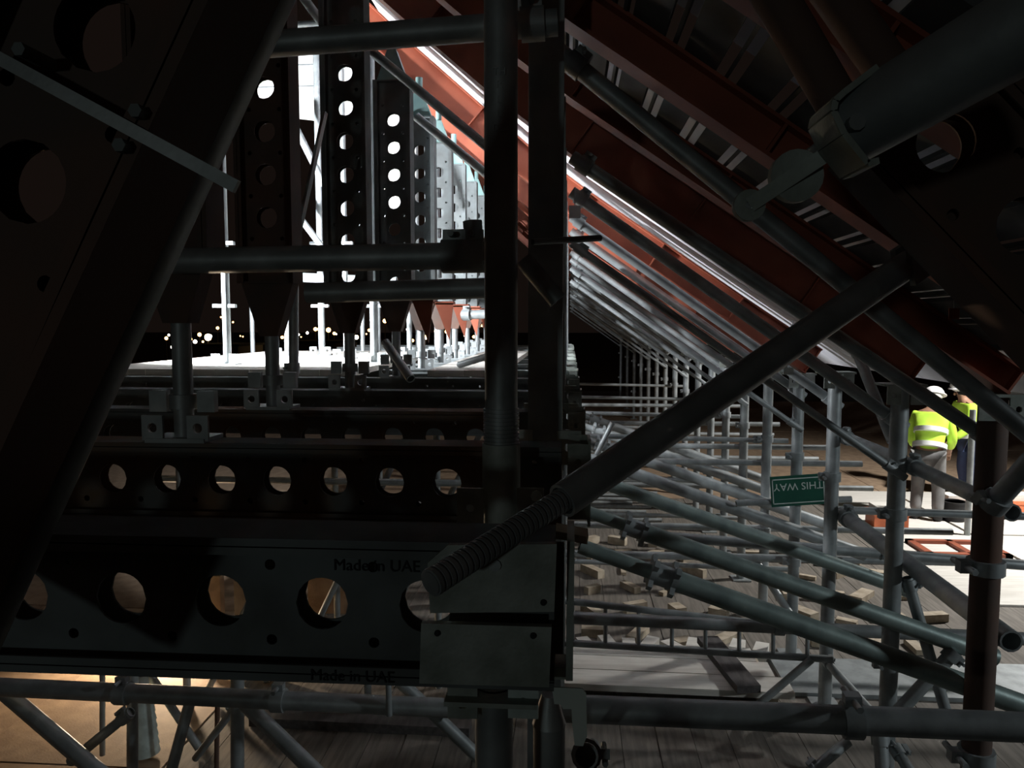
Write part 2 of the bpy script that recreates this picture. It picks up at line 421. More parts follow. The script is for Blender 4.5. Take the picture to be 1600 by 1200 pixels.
def roof_sheet(y0, y1, m, label, lift, group=None, x_lo=-1.75, name='roof_sheet'):
    pts = [p for p in rafter_pts() if p[0] >= x_lo]; mb = MB()
    pts = pts+[(2.15, pts[-1][1]-.25)]
    for (a, za), (b, zb) in zip(pts, pts[1:]):
        d = Vector((b-a, zb-za)); n = Vector((-d.y, d.x)).normalized()*lift
        v = []
        for (x, z) in ((a, za), (b, zb)):
            for y in (y0, y1):
                for k in (0, .012): v.append(C(x+n.x, y, z+n.y+k))
        mb.add(v, [(0, 2, 6, 4), (1, 5, 7, 3), (0, 4, 5, 1), (2, 3, 7, 6), (0, 1, 3, 2), (4, 6, 7, 5)])
    return single(name, mb, m, label, 'roof sheet', C(pts[-1][0], y0, pts[-1][1]), group)
roof_sheet(1.45, 3.4, 'roof_white', 'pale tarpaulin stretched above the slotted roof boards', .6, name='tarpaulin')
for i, (a, b) in enumerate(zip((3.3, 4.2, 5.1, 6.0, 7.8, 8.7, 10.6, 11.7, 12.9), (4.2, 5.1, 6.0, 7.8, 8.7, 10.6, 11.7, 12.9, 15.6))):
    roof_sheet(a+.003, b-.003, 'roof_white', '%s white roof sheet beyond the slotted roof boards' % ORD[i], .222, 'white roof sheets')

# ------------------------------------------------------------------ right side frames: posts, rakers, ledgers
XP = 1.75
def make_post(Y, label, group=None, d=.085, X=XP, top=-.33, m='galv'):
    t = thing('prop_post', label, 'scaffold post', (X, Y, 0), group)
    part('tube', MB().tube((X, Y, .012), C(X, Y, top), d/2, 16), m, t)
    b = MB().box((X-.09, Y-.09, 0), (X+.09, Y+.09, .014)); part('base_plate', b, 'galv', t)
    hd = MB().box((X-.11, Y-.07, CAMZ+top), (X+.11, Y+.07, CAMZ+top+.012))
    for s in (-1, 1): hd.cell(Matrix.Translation(C(X+s*.06, Y-.075, top-.05)), -.035, .035, -.045, .05, .01, .013, 12)
    part('head_plate', hd, 'plate', t)
    for z in (.75, 1.58):
        part('collar', coupler((X, Y, z), (0, 0, 1), d/2), 'galv', t)
    return t
make_post(3.3, 'thick dark post where the lowest green raker meets the big ledger', d=.115, m='soldier_brown', top=-.3)
make_post(4.2, 'grey post standing next to the thick dark post', d=.09)
make_post(5.2, 'grey post beside the upside-down green sign', d=.088)
p0 = make_post(6.0, 'pale round post of the lit row under the rafter ends', 'pale posts in the lit row', m='galv', top=-.392)
series(p0, [(XP, Y, 0) for Y in YR[4:]], '%s pale round post counted on from the sign post')

def make_raker(Y, label, group=None, d=.085, a=(0, .715), b=(1.82, -.565), m='galv'):
    p, q = C(a[0]+.005, Y, a[1]), C(b[0], Y, b[1]); t = thing('raking_tube', label, 'raking prop', q, group)
    part('tube', MB().tube(p, q, d/2, 14), m, t)
    part('coupler', coupler(p.lerp(q, .955), q-p, d/2), m, t); part('coupler', coupler(p.lerp(q, .03), q-p, d/2), m, t)
    return t
make_raker(2.45, 'long dark raking tube nearest under the pink-flanged rafter', a=(-.05, .84), b=(1.85, -.70), m='galv', d=.058)
make_raker(3.392, 'dark raking tube running down to the thick dark post', m='galv', b=(1.84, -.53), d=.06)
make_raker(4.283, 'dark raking tube running down to the post next to the thick one', m='galv', d=.066)
k0 = make_raker(5.28, 'steel raking tube in the long receding bundle', 'upper raking tubes in the bundle', d=.062)
series(k0, [(k0.location.x, Y+.078, k0.location.z) for Y in YR[3:]], '%s upper raking tube of the bundle, counted from the dark ones')
k1 = make_raker(4.132, 'slimmer steel raking tube just under the upper bundle', 'lower raking tubes in the bundle', .042, (0, .42), (1.765, -.812))
series(k1, [(k1.location.x, Y-.066, k1.location.z) for Y in YR[3::2]], '%s slim raking tube under the bundle, counted from the dark rakers')

def star(mb, c, ax, R, t):
    """four-eared clamp plate"""
    M = frame(Vector(c)-Vector(ax)*t/2, Vector(c)+Vector(ax)*t/2); pts = []
    for i in range(32):
        a = 2*math.pi*i/32; r = R*(.66+.34*(1 if (i % 8) in (3, 4, 5) else 0)); pts.append(M @ Vector((0, r*math.cos(a), r*math.sin(a))))
    mb.prism(pts, (0, 0, 0), Vector(ax)*t)
def make_prop(Y, label, group=None, m='galv_green', pa=None, pb=None, t0=.16):
    p = pa or C(.05, Y, -1.0); q = pb or C(2.25, Y, -1.76); ax = (q-p).normalized()
    t = thing('raking_prop', label, 'raking prop', q, group)
    c = p.lerp(q, t0)
    part('inner_tube', MB().tube(p, c, .034, 14), m, t)
    part('outer_tube', MB().tube(c+ax*.02, q, .048, 16), m, t)
    cl = MB(); star(cl, c-ax*.03, ax, .085, .022); star(cl, c+ax*.07, ax, .085, .022); cl.tube(c-ax*.03, c+ax*.09, .05, 12, hollow=0)
    part('collar', cl, 'galv', t)
    return t
make_prop(3.403, 'lowest thick green-grey raking prop with two eared collars')
make_prop(4.109, 'green-grey raking prop second above the big ledger', t0=.13)
make_prop(5.11, 'green-grey raking prop passing over the upside-down sign', t0=.05)
q0 = make_prop(5.9115, 'pale raking prop with eared collars among the lit frames', 'pale lower raking props', 'galv', t0=.1)
series(q0, [(q0.location.x, Y-.0885, q0.location.z) for Y in YR[4:7]], '%s pale raking prop beyond the three green-grey props')

LG = 'ledgers across the lit frames'
tube_thing('big dark ledger pipe low beside the torn pale strip', P(868, 1106, 2.6), P(1640, 1138, 2.5), .095, 'galv', couplers=(.62,))
tube_thing('dark ledger passing behind the lowest raking prop', P(893, 965, 4.6), P(1640, 1000, 4.5), .075, 'galv', couplers=(.45, .9))
tube_thing('dark ledger tube clamped behind the post beside the sign', P(1010, 836, 5.285), P(1640, 886, 5.285), .07, 'galv', couplers=(.6,))
tube_thing('dark ledger tube in front of the hi-vis workers', P(1290, 796, 6.0), P(1640, 808, 5.9), .06, 'galv', couplers=(.3,))
l0 = tube_thing('pale level ledger tube between the lit frames', C(-.05, 6.974, -1.25), C(2.6, 6.974, -1.25), .055, 'galv', LG, couplers=(.68,))
series(l0, [(l0.location.x, Y+.074, l0.location.z) for Y in YR[5:10:2]], '%s pale level ledger beyond the upside-down sign')
l1 = tube_thing('grey lower ledger tube between the lit frames', C(-.05, 6.077, -1.85), C(3.4, 6.077, -1.85), .06, 'galv', 'lower grey ledgers', couplers=(.53,))
series(l1, [(l1.location.x, Y+.077, l1.location.z) for Y in YR[4:12:2]], '%s grey lower ledger beyond the ladder beam')
for n_, (z, m, gname) in enumerate(((-1.02, 'galv', 'high infill ledgers'), (-1.55, 'galv', 'middle infill ledgers'), (-2.15, 'galv', 'low infill ledgers'))):
    sy = (.067, -.067, -.067)[n_]; y_ = YR[4+n_ % 2]+sy
    e0 = tube_thing('x', C(-.03, y_, z), C(1.95-.5*(n_ == 1), y_, z-.03), .045, m, gname, couplers=(.86,))
    series(e0, [(e0.location.x, Y+sy, e0.location.z) for Y in YR[6+n_ % 2:11:2]], '%s ' + ('high', 'middle', 'low')[n_] + ' infill ledger beyond the upside-down sign')

# traced tubes and braces on the right
TR = [
 ('short brace dropping from the ledger between the grey posts', (1288,1030,5.1), (1375,1128,4.5), .055, 'galv'),
 ('dark brace rising to the foot of the sign post', (1160,1122,4.95), (1268,1030,4.965), .05, 'galv'),
 ('grey cross brace leaning away from the thick dark post', (1492,1017,4.085), (1398,1118,4.075), .07, 'galv'),
 ('grey brace crossing the one that leans from the thick post', (1417,902,4.2), (1478,1112,4.12), .06, 'galv'),
 ('broad dark diagonal from the sign post to the thick dark post', Vector((1.842, 5.26, P(1300, 800, 5.3).z)), Vector((1.853, 3.27, P(1548, 990, 3.35).z)), .095, 'galv'),
 ('pale banded diagonal tube between the two grey posts', Vector((1.831, 5.25, P(1283, 680, 5.3).z)), Vector((1.830, 4.235, P(1400, 725, 4.25).z)), .075, 'galv'),
 ('pale diagonal tube from grey post to thick dark post', Vector((1.8295, 4.235, P(1400, 725, 4.25).z)), Vector((1.842, 3.29, P(1545, 800, 3.3).z)), .075, 'galv'),
 ('dark tube climbing right from the thick post', (1550,790,3.203), (1640,690,3.0), .085, 'galv'),
 ('thin strut leaning under the orange rafter end', (1335,540,4.6), (1395,690,4.3), .06, 'galv'),
 ('pale brace foot leaning beside the lit post', (1178,872,6.2), (1238,965,5.9), .06, 'galv'),
 ('pale brace below the big ledger leaning left', (1270,1205,4.2), (1325,1158,4.3), .06, 'galv'),
 ('pale upright stub hanging under the big ledger', (1375,1150,4.1), (1382,1240,4.0), .075, 'galv'),
 ('pale brace below the big ledger leaning right', (1401,1172,4.1), (1436,1229,3.9), .06, 'galv'),
 ('grey stub tube crossing before the tall dark column', (818,405,2.0), (872,470,2.0), .05, 'galv'),
 ('level dark tube at the tall column with open end', (832,378,2.05), (938,372,2.2), .018, 'galv'),
]
for lab, a, b, d, m in TR:
    a, b = (a if isinstance(a, Vector) else P(*a)), (b if isinstance(b, Vector) else P(*b))
    if min(a.z, b.z) < d/2: 
        lo, hi = (a, b) if a.z < b.z else (b, a); a, b = hi, hi.lerp(lo, (hi.z-d/2)/(hi.z-lo.z))
    tube_thing(lab, a, b, d, m, couplers=(.06,) if d > .05 else ())

# ladder beam
pa, pb = P(880, 938, 5.0), P(1300, 988, 5.0); qa, qb = P(880, 1004, 5.0), P(1300, 1030, 5.0)
lb = thing('ladder_beam', 'steel ladder beam with upright rungs above the pale planks', 'ladder beam', qa)
part('chord', MB().tube(pa, pb, .024, 12), 'galv', lb); part('chord', MB().tube(qa, qb, .024, 12), 'galv', lb)
for i in range(8):
    t = .035+.125*i; part('rung', MB().tube(pa.lerp(pb, t), qa.lerp(qb, t), .014, 10, hollow=0), 'galv', lb)
# pale planks (X-running) on bearers
def plank(p, q, w, th, m, label, cat='plank', group=None, name='plank'):
    p, q = Vector(p), Vector(q); mb = MB(); M = frame(p, q); mb.box((0, -w/2, 0), ((q-p).length, w/2, th), M)
    return single(name, mb, m, label, cat, p, group)
for i in range(3):
    y = 5.16+.232*i; x0 = -.02+.02*i
    plank((x0, y, .12+.002*i), (1.50-.07*i, y-.03, .12+.002*i), .225, .045, 'pale_plank', 'pale scaffold plank lying level below the ladder beam', group='pale planks below the ladder beam')
for x in (.06, 1.35):
    single('bearer', MB().box((x-.05, 5.05, 0), (x+.05, 5.74, .12)), 'offcut', 'timber bearer under the pale planks', 'timber', (x, 5.05, 0), 'bearers under the pale planks')
plank((1.19, 4.98, .172), (1.06, 5.78, .172), .16, .05, 'dark_plank', 'dark weathered plank lying across the pale planks')
plank((1.55, 5.6, .0), (3.7, 5.6, .0), .58, .03, 'galv', 'grey metal sheet lying flat at the end of the pale planks', 'sheet', name='metal_sheet')

# sign, upside down
sp = P(1247, 766, 5.811); Rt = Matrix.Rotation(math.radians(-5), 4, 'Y')
sg = thing('sign', 'green sign reading THIS WAY hung upside down on a ledger', 'sign', sp)
SM = Matrix.Translation(sp) @ Rt
part('panel', MB().box((-.20, -.006, -.115), (.20, .006, .115), SM), 'green_sign', sg)
fr = MB()
for lo, hi in (((-.19, -.009, .088), (.19, -.005, .095)), ((-.19, -.009, -.095), (.19, -.005, -.088)), ((-.19, -.009, -.095), (-.183, -.005, .095)), ((.183, -.009, -.095), (.19, -.005, .095))): fr.box(lo, hi, SM)
part('border', fr, 'sign_white', sg)
text_part('lettering', 'THIS WAY', .078, SM @ Matrix.Translation((0, -.008, .035)) @ Matrix.Rotation(math.pi, 4, 'Y') @ FACE, 'sign_white', sg)
tube_thing('thin rail holding the upside-down sign', P(1150, 786, 5.84), P(1330, 780, 5.84), .05, 'galv')

# ------------------------------------------------------------------ near post, level pipes, brackets
PX = P(783, 500, 1.9)
pt = thing('ribbed_post', 'thick near-black round post with raised letters and eared foot plate', 'scaffold post', (PX.x, 1.9, P(783, 842, 1.9).z))
zb = P(783, 842, 1.9).z
part('tube', MB().tube((PX.x, 1.9, zb), (PX.x, 1.9, CAMZ+.95), .041, 24), 'galv', pt)
th = MB()
for i in range(9): z = P(783, 640+i*6.2, 1.9).z; th.tube((PX.x, 1.9, z-.003), (PX.x, 1.9, z+.003), .045, 20, hollow=0)
part('thread', th, 'galv', pt)
sl = MB(); sl.tube((PX.x, 1.9, P(783, 840, 1.9).z), (PX.x, 1.9, P(783, 692, 1.9).z), .048, 20, hollow=0); part('sleeve', sl, 'plate', pt)
ears = MB()
for s in (-1, 1):
    c = P(783+s*46, 788, 1.9); pts = []
    M = Matrix.Translation((c.x, 1.858, c.z)); ears = MB().cell(M, -.032, .034, -.052, .05, .01, .011, 16); part('ear_plate', ears, 'plate', pt)
bo = MB(); c = P(838, 776, 1.85); bo.tube(c, c+Vector((0, .02, 0)), .014, 8, hollow=0); part('bolt', bo, 'pale_plate', pt)
for txt_, yy in (('TH', 112), ('R', 132), ('L', 156), ('L', 178), ('DZ', 200)):
    text_part('lettering', txt_, .024, Matrix.Translation((PX.x, 1.8585, P(783, yy, 1.86).z)) @ FACE, 'galv', pt)

tube_thing('upper level pipe passing behind the ribbed post, open right end', P(330, 76, 2.0), P(871, 35, 2.02), .067, 'galv', couplers=(.93,))
tube_thing('wide dark level pipe at mid height clamped to the ribbed post', P(270, 408, 2.02), P(760, 399, 2.0), .07, 'galv', couplers=(.9, .96))
tube_thing('short dark level pipe under the clamped one', P(480, 458, 2.5), P(765, 450, 2.5), .068, 'galv')
single('clamp_block', MB().tube(P(738, 345, 2.0), P(744, 420, 2.0), .025, 8, hollow=0).box(P(715, 410, 2.03), P(760, 392, 1.96)), 'galv',
       'dark clamp block standing up on the mid-height pipe', 'clamp', P(738, 420, 2.0))

# bracket on the end of the lettered soldier
br = thing('end_bracket_box', 'mottled green-grey bracket of two plates on the lettered soldier end', 'bracket', P(765, 1070, 1.14))
def quad_plate(pxs, Y, t): 
    mb = MB(); mb.prism([P(x, y, Y) for x, y in pxs], (0, 0, 0), (0, t, 0)); return mb
part('upper_plate', quad_plate([(672, 958), (866, 956), (870, 850), (700, 852), (668, 880)], 1.065, .012), 'plate', br)
part('lower_plate', quad_plate([(655, 1068), (858, 1074), (862, 980), (658, 974)], 1.06, .012), 'plate', br)
sd = MB(); sd.prism([P(x, y, 1.16) for x, y in ((862, 1022), (880, 1022), (882, 848), (864, 848))], (0, 0, 0), (0, .006, 0))
sd.prism([P(x, y, 1.12) for x, y in ((884, 1064), (895, 1064), (898, 846), (886, 846))], (0, 0, 0), (0, .12, 0))
sd.prism([P(x, y, 1.14) for x, y in ((860, 1062), (886, 1062), (886, 1044), (860, 1044))], (0, 0, 0), (0, .05, 0))
part('side_channel', sd, 'plate', br)
for x, y, Y in ((849, 942, 1.062), (773, 884, 1.062), (833, 994, 1.057), (683, 990, 1.057)):
    c = P(x, y, Y); part('bolt', MB().tube(c, c+Vector((0, .012, 0)), .0045 if x != 773 else .009, 10, hollow=0), 'ink' if x != 773 else 'galv', br)
part('packing_strip', MB().bar(P(868, 829, 1.2), P(918, 838, 1.2), .05, .012), 'offcut', br)

# lower prop under the bracket with eared head plate
lp = thing('lower_prop', 'grey prop with keyhole eared head plate under the bracket plates', 'prop', (P(772, 1150, 1.16).x, 1.16, 0))
x_ = P(772, 1150, 1.16).x
part('tube', MB().tube((x_, 1.16, 0), (x_, 1.16, P(772, 1070, 1.16).z), .03, 18), 'galv', lp)
hd = MB()
for sx, mname in ((-1, 'plate'), (1, 'pale_plate')):
    c = P(772+sx*47, 1096, 1.13); mb = MB()
    mb.cell(Matrix.Translation((c.x, 1.12, c.z)), -.024, .022, -.022, .026, .008, .009, 16)
    mb.box((c.x-.003, 1.1205, c.z-.016), (c.x+.003, 1.122, c.z-.006))
    part('ear_plate', mb, mname, lp)
part('head_plate', MB().box((x_-.07, 1.10, P(772, 1077, 1.16).z), (x_+.07, 1.22, P(772, 1070, 1.16).z)), 'plate', lp)
# torn pale strip
single('torn_strip', quad_plate([(862, 1074), (910, 1076), (916, 1084), (917, 1150), (911, 1166), (898, 1165), (894, 1130), (893, 1108), (880, 1108), (876, 1101), (866, 1100)], 1.12, .003),
       'sign_white', 'torn pale plastic strip hanging below the bracket side channel', 'strip', P(905, 1166, 1.12))
jp = thing('dark_jack', 'dark jack tube standing beside the torn pale strip', 'jack', (P(858, 1150, 1.3).x, 1.3, 0))
xj = P(858, 1150, 1.3).x
part('tube', MB().tube((xj, 1.3, 0), (xj, 1.3, P(858, 1130, 1.3).z), .028, 14), 'galv', jp)
part('cone', MB().tube((xj, 1.3, P(858, 1131, 1.3).z), (xj, 1.3, P(858, 1085, 1.3).z), .03, 14, .014, hollow=0), 'galv', jp)
tube_thing('short open tube end pointing out below the torn strip', P(915, 1182, 1.45), P(925, 1165, 2.6), .05, 'galv', couplers=(.1,))

# leaning threaded prop across the middle
a, b, c = P(672, 912, .93), P(900, 768, 1.17), P(1420, 412, 1.85)
ax = (b-a).normalized()
lp2 = thing('threaded_prop', 'long dark prop with threaded lower end leaning across the middle', 'raking prop', a)
part('threaded_rod', MB().tube(a, b, .0155, 16, hollow=0), 'galv', lp2)
th = MB(); n = 30
for i in range(n):
    p = a.lerp(b, (i+.5)/n); th.tube(p-ax*.0032, p+ax*.0032, .0185, 14, hollow=0)
part('thread', th, 'galv', lp2)
part('tube', MB().tube(b-(c-b).normalized()*.03, c, .0275, 20, .032), 'galv', lp2)
fk = MB(); d = (c-b).normalized()
for s in (-1, 1): fk.bar(c-d*.03+Vector((0, s*.04, 0)), c+d*.14+Vector((0, s*.04, 0)), .012, .09)
fk.tube(c+d*.1+Vector((0, -.07, 0)), c+d*.1+Vector((0, .07, 0)), .018, 10, hollow=0)
part('fork', fk, 'galv', lp2)

# near prop head upper right
a, b = P(1300, 218, .82), P(1660, 8, .68); d = (b-a).normalized()
np_ = thing('near_prop', 'near prop with U-shaped fork bracket hanging over the dark roof', 'raking prop', a)
part('tube', MB().tube(a+d*.02, b, .036, 24, .038), 'galv', np_)
u = MB(); pts = [P(x, y, .80) for x, y in ((1350, 122), (1300, 160), (1287, 172), (1284, 188), (1300, 222), (1335, 266), (1352, 262))]
for p, q in zip(pts, pts[1:]): u.bar(p, q, .06, .005, (0, 1, 0)) if False else u.bar(p, q, .07, .006, up=(q-p).cross(Vector((0, 1, 0))))
part('fork', u, 'plate', np_)
def disc(cx, cy, Y, R, hole, t=.014, n=20):
    cc = P(cx, cy, Y); mb = MB()
    o_ = [Vector((cc.x+R*math.cos(2*math.pi*i/n), Y, cc.z+R*math.sin(2*math.pi*i/n))) for i in range(n)]
    h_ = [Vector((cc.x+hole*math.cos(2*math.pi*i/n), Y, cc.z+hole*math.sin(2*math.pi*i/n))) for i in range(n)]
    d_ = Vector((0, t, 0)); q = [(i, (i+1) % n, n+(i+1) % n, n+i) for i in range(n)]
    mb.add(o_+h_, q); mb.add([v+d_ for v in h_+o_], q); mb.add(o_+[v+d_ for v in o_], q, True); mb.add(h_+[v+d_ for v in h_], q, True); return mb
part('lug', disc(1246, 274, .86, .028, .006), 'plate', np_)
part('hook', disc(1172, 320, .87, .017, .005), 'plate', np_)
part('link', MB().bar(P(1172, 320, .877), P(1300, 235, .85), .016, .02, (0, 1, 0)), 'plate', np_)
pn = MB(); cc = P(1340, 190, .76); pn.tube(cc, cc+Vector((0, .14, 0)), .008, 10, hollow=0); part('pin', pn, 'galv', np_)
tube_thing('brown steep tube behind the near fork bracket', P(1195, -30, 1.0), P(1325, 190, 1.02), .052, 'soldier_brown')
tube_thing('second brown steep tube behind the near prop', P(1290, -30, 1.06), P(1430, 170, 1.06), .056, 'soldier_brown')
make_soldier('dark maroon soldier leaning down at the thick post top', P(1405, 165, 1.15), P(1825, 600, 1.15), 'soldier_brown', None, .02, name='leaning_soldier')
# near dark soldiers on the left
ctr = Vector((65, 290)); dr = Vector((-405, 905)).normalized()
p0_, p1_ = ctr-dr*560, ctr+dr*900
# hole of the near soldier falls on the seen one
La, Lb = P(p1_.x, p1_.y, .74), P(p0_.x, p0_.y, .74); Lc = P(ctr.x, ctr.y, .74)
make_soldier('near dark brown leaning soldier with one big round hole showing', La, Lb, 'soldier_brown', None, ((Lc-La).length-.06) % PT, name='leaning_soldier')
nx = Vector((dr.y, -dr.x)); off = nx*-1
s2a = Vector((445-50, 0)); s2b = Vector((40-50, 905))
tube_thing('dark leaning pipe alongside the near brown soldier', P(430, -60, .9), P(-60, 1030, .9), .075, 'galv')
tube_thing('near-black leaning pipe at the edge of the near brown soldier', P(352, -60, .82), P(-110, 960, .82), .085, 'soldier_brown')
fb = single('flat_bar', MB().bar(P(-40, 70, .682), P(370, 292, .682), .012, .006, (0, 1, 0)), 'galv', 'dark flat bar crossing the near brown soldier above its hole', 'flat bar', P(370, 292, .7))
for x, y in ((28, 76), (210, 172), (185, 226)):
    c = P(x, y, .672); part('bolt', MB().tube(c, c+Vector((0, .05, 0)), .0065, 6, hollow=0), 'soldier', fb)

# ------------------------------------------------------------------ lower left scaffold
ZT = [
 ('dark ledger pipe below the lettered soldier', (-30,1072,3.4), (735,1108,3.4), .088, 'galv', (.3, .62)),
 ('thick dark brace falling right from the lower ledger end', (0,1075,3.5), (175,1225,3.3), .08, 'galv', ()),
 ('dark brace rising to the clamp on the lower ledger', (110,1190,3.5), (205,1112,3.5), .05, 'galv', (.9,)),
 ('thin dark upright left of the pale cone stack', (160,1030,4.2), (160,1230,4.2), .032, 'galv', ()),
 ('dark upright in front of the pale cone stack', (207,1040,3.6), (207,1230,3.6), .055, 'galv', ()),
 ('dark upright with clamps right of the pale cone stack', (371,1045,3.6), (371,1230,3.6), .066, 'galv', (.3,)),
 ('thin brown upright beside the right clamped upright', (340,1080,4.1), (338,1220,4.1), .028, 'soldier_brown', ()),
 ('dark brace crossing below the lower ledger, steep', (300,1085,3.8), (262,1225,3.7), .06, 'galv', ()),
 ('grey brace crossing behind the steep dark one', (228,1045,4.4), (325,1190,4.3), .05, 'galv', ()),
 ('thin brace rising right to the clamped upright', (305,1185,4.0), (372,1100,3.9), .04, 'galv', (.9,)),
 ('long dark brace falling right under the lower ledger', (384,1100,3.5), (512,1225,3.3), .075, 'galv', ()),
 ('dark brace falling to the foot of the lower prop', (612,1052,3.478), (765,1200,3.472), .062, 'galv', ()),
 ('low dark rail across the warm-lit sheets', (0,1185,4.5), (420,1200,4.5), .035, 'galv', ()),
 ('small upright between lettered soldier and lower ledger', (606,1045,3.343), (608,1118,3.343), .03, 'galv', ()),
]
for lab, a, b, d, m, cp in ZT:
    pa, pb = P(*a), P(*b)
    if min(pa.z, pb.z) < .03:
        lo, hi = (pa, pb) if pa.z < pb.z else (pb, pa); t = (hi.z-.03)/(hi.z-lo.z); lo2 = hi.lerp(lo, t); pa, pb = hi, lo2
    tube_thing(lab, pa, pb, d, m, couplers=cp)
plank(PZ(395, 1128, 0), PZ(735, 1145, 0), .12, .06, 'dark_plank', 'dark rail lying across the deck boards by the lower prop', name='timber_rail')
# stack of pale ribbed cones
base = PZ(226, 1180, 0); cs = thing('cone_stack', 'stack of pale ribbed cones on the warm-lit sheets', 'cone stack', base)
for i in range(7):
    part('cone', MB().tube(base+Vector((0, 0, .02+.05*i)), base+Vector((0, 0, .20+.05*i)), .09-.004*i, 16, .05-.003*i), 'pale_plate', cs)
# inclined tan boards seen through the gaps at left
for i, (x0, y0, x1, y1, Y) in enumerate(((365,905,440,1060,5.2), (480,880,560,960,5.75), (300,900,345,960,5.4))):
    p, q = P(x0, y0, Y), P(x1, y1, Y); mb = MB(); mb.box((p.x, Y, q.z), (q.x, Y+.02, p.z))
    single('plywood_hoarding', mb.box((p.x, Y+.02, 0), (p.x+.05, Y+.07, p.z)).box((q.x-.05, Y+.02, 0), (q.x, Y+.07, p.z)), 'deck_ply', 'tan plywood panel standing on legs behind the lettered soldier', 'panel', (p.x, Y, 0), 'tan panels behind the lettered soldier')
for i in range(7):
    x = -2.6+.42*i; Y = 4.9+.35*(i % 3)
    tube_thing('pale standard under the soldier beams', (x, Y, 0), (x, Y, CAMZ-.56), .05, 'galv', 'pale standards under the soldier beams', couplers=(.5,))
for i in range(5):
    x = -2.5+.5*i; Y = 5.0+.3*i
    tube_thing('pale diagonal brace under the soldier beams', (x, Y, .05), (x+.85, Y, CAMZ-.8), .045, 'galv', 'pale diagonal braces under the soldiers')
for i, z in enumerate((1.0, 1.55)):
    for j, Y in enumerate((4.944, 5.644)):
        tube_thing('pale level tube under the soldier beams', (-2.9, Y, z), (-.1, Y, z), .045, 'galv', 'pale level tubes under the soldiers')

# ------------------------------------------------------------------ lit area behind: pale boards, posts, sheets
ztop = ZS+.109
for i in range(12):
    x = -3.05+.228*i
    if abs(x-XU) < .2: continue
    single('pale_board', MB().box((x-.112, 4.72, ztop), (x+.112, 7.9+.1*(i % 3), ztop+.038)), 'pale_plank', 'pale board laid over the soldier beams in the bright light', 'board', (x, 4.72, ztop), 'pale boards over the soldiers')
WP = [('bright white post at the leaning soldier edge', 355, 5.3, -30, .055), ('bright white post between the two dark uprights', 503, 6.9, 80, .06),
      ('bright white post beside the third upright soldier', 585, 5.6, 60, .062), ('slim bright post behind the dark brown upright', 449, 6.6, 440, .05),
      ('slim bright post behind the second upright', 541, 6.3, 100, .045), ('short bright post with plate by the orange gusset', 640, 6.9, 470, .05),
      ('bright post in the cluster near the ribbed post', 684, 6.4, 240, .055), ('second bright post in the cluster near the ribbed post', 702, 7.4, 300, .055)]
for lab, x, Y, yt, d in WP:
    p = P(x, 540, Y); t = thing('white_post', lab, 'scaffold post', (p.x, Y, ztop+.035))
    part('tube', MB().tube((p.x, Y, ztop+.035), (p.x, Y, P(x, yt, Y).z), d/2, 12), 'galv', t)
    bpm = MB().box((p.x-.08, Y-.06, ztop+.034), (p.x+.08, Y+.06, ztop+.046))
    for s_ in (-1, 1): bpm.cell(Matrix.Translation((p.x+s_*.065, Y-.055, ztop+.08)), -.032, .032, -.036, .036, .01, .014, 12)
    part('base_plate', bpm, 'galv', t)
    ar = MB()
    for yy in (478, 380):
        z = P(x, yy, Y).z; ar.box((p.x-.09, Y-.02, z-.012), (p.x+.07, Y+.02, z+.012))
    part('cross_clip', ar, 'galv', t)
tube_thing('dark post standing on the boards by the brown upright', P(459, 590, 4.3), P(459, 440, 4.3), .055, 'galv', couplers=(.1,))
tube_thing('dark tube leaning on the beam beside the orange gusset', P(602, 535, 4.2), P(642, 592, 4.0), .05, 'galv')
tube_thing('dark tube end resting beside the ribbed post', P(718, 570, 5.0), P(800, 545, 4.6), .045, 'galv')
tube_thing('pale level tube with clamp near the ribbed post', P(722, 492, 5.8), P(800, 490, 5.7), .07, 'galv', couplers=(.1,))
for lab, a, b, d in (('white diagonal tube falling between the dark uprights', (455,185,6.6), (535,345,6.6), .06), ('lower white diagonal tube between the dark uprights', (455,322,6.6), (520,408,6.6), .055),
                     ('white level beam tube low between the dark uprights', (440,432,6.8), (620,440,6.8), .085), ('white diagonal tube beside the third upright', (572,270,6.4), (605,340,6.4), .05),
                     ('grey diagonal tube high between the dark uprights', (462,-20,5.0), (512,48,5.0), .06), ('white level tube high between the dark uprights', (455,39,5.6), (560,33,5.6), .045)):
    tube_thing(lab, P(*a), P(*b), d, 'galv')
single('flat_brace', MB().bar(P(508, 175, 3.3), P(462, 385, 3.3), .012, .04, (0, 1, 0)), 'galv', 'dark flat brace leaning between the two dark uprights', 'brace', P(462, 385, 3.3))
for lab, a, b, d in (('near-white edged diagonal tube from the second upright down right', (578,78,4.3), (800,262,4.3), .052), ('grey flat diagonal below the white-edged tube', (650,182,4.9), (800,305,4.9), .055)):
    tube_thing(lab, P(*a), P(*b), d, 'galv')
def sheet(lab, pxs, Y, m):
    mb = MB(); mb.prism([P(x, y, Y) for x, y in pxs], (0, 0, 0), (0, .01, 0))
    o = single('sheeting', mb, m, lab, 'sheeting', P(*pxs[0], Y))
    c0 = P(pxs[0][0], pxs[0][1], Y-.004); c1 = P(pxs[2][0], pxs[2][1], Y-.004)
    for t in (.35, .62):
        z = c0.z+(c1.z-c0.z)*t; part('seam', MB().box((min(c0.x, c1.x), Y-.006, z-.006), (max(c0.x, c1.x), Y, z+.006)), 'galv', o)
    for x in (min(c0.x, c1.x), max(c0.x, c1.x)):
        part('pole', MB().tube((x, Y+.03, 0), (x, Y+.03, max(c0.z, c1.z)), .024, 10), 'galv', o)
    return o
sheet('white sheeting panel hung behind the dark uprights', [(380, 60), (560, 60), (560, 180), (505, 190), (380, 175)], 8.0, 'sheeting')
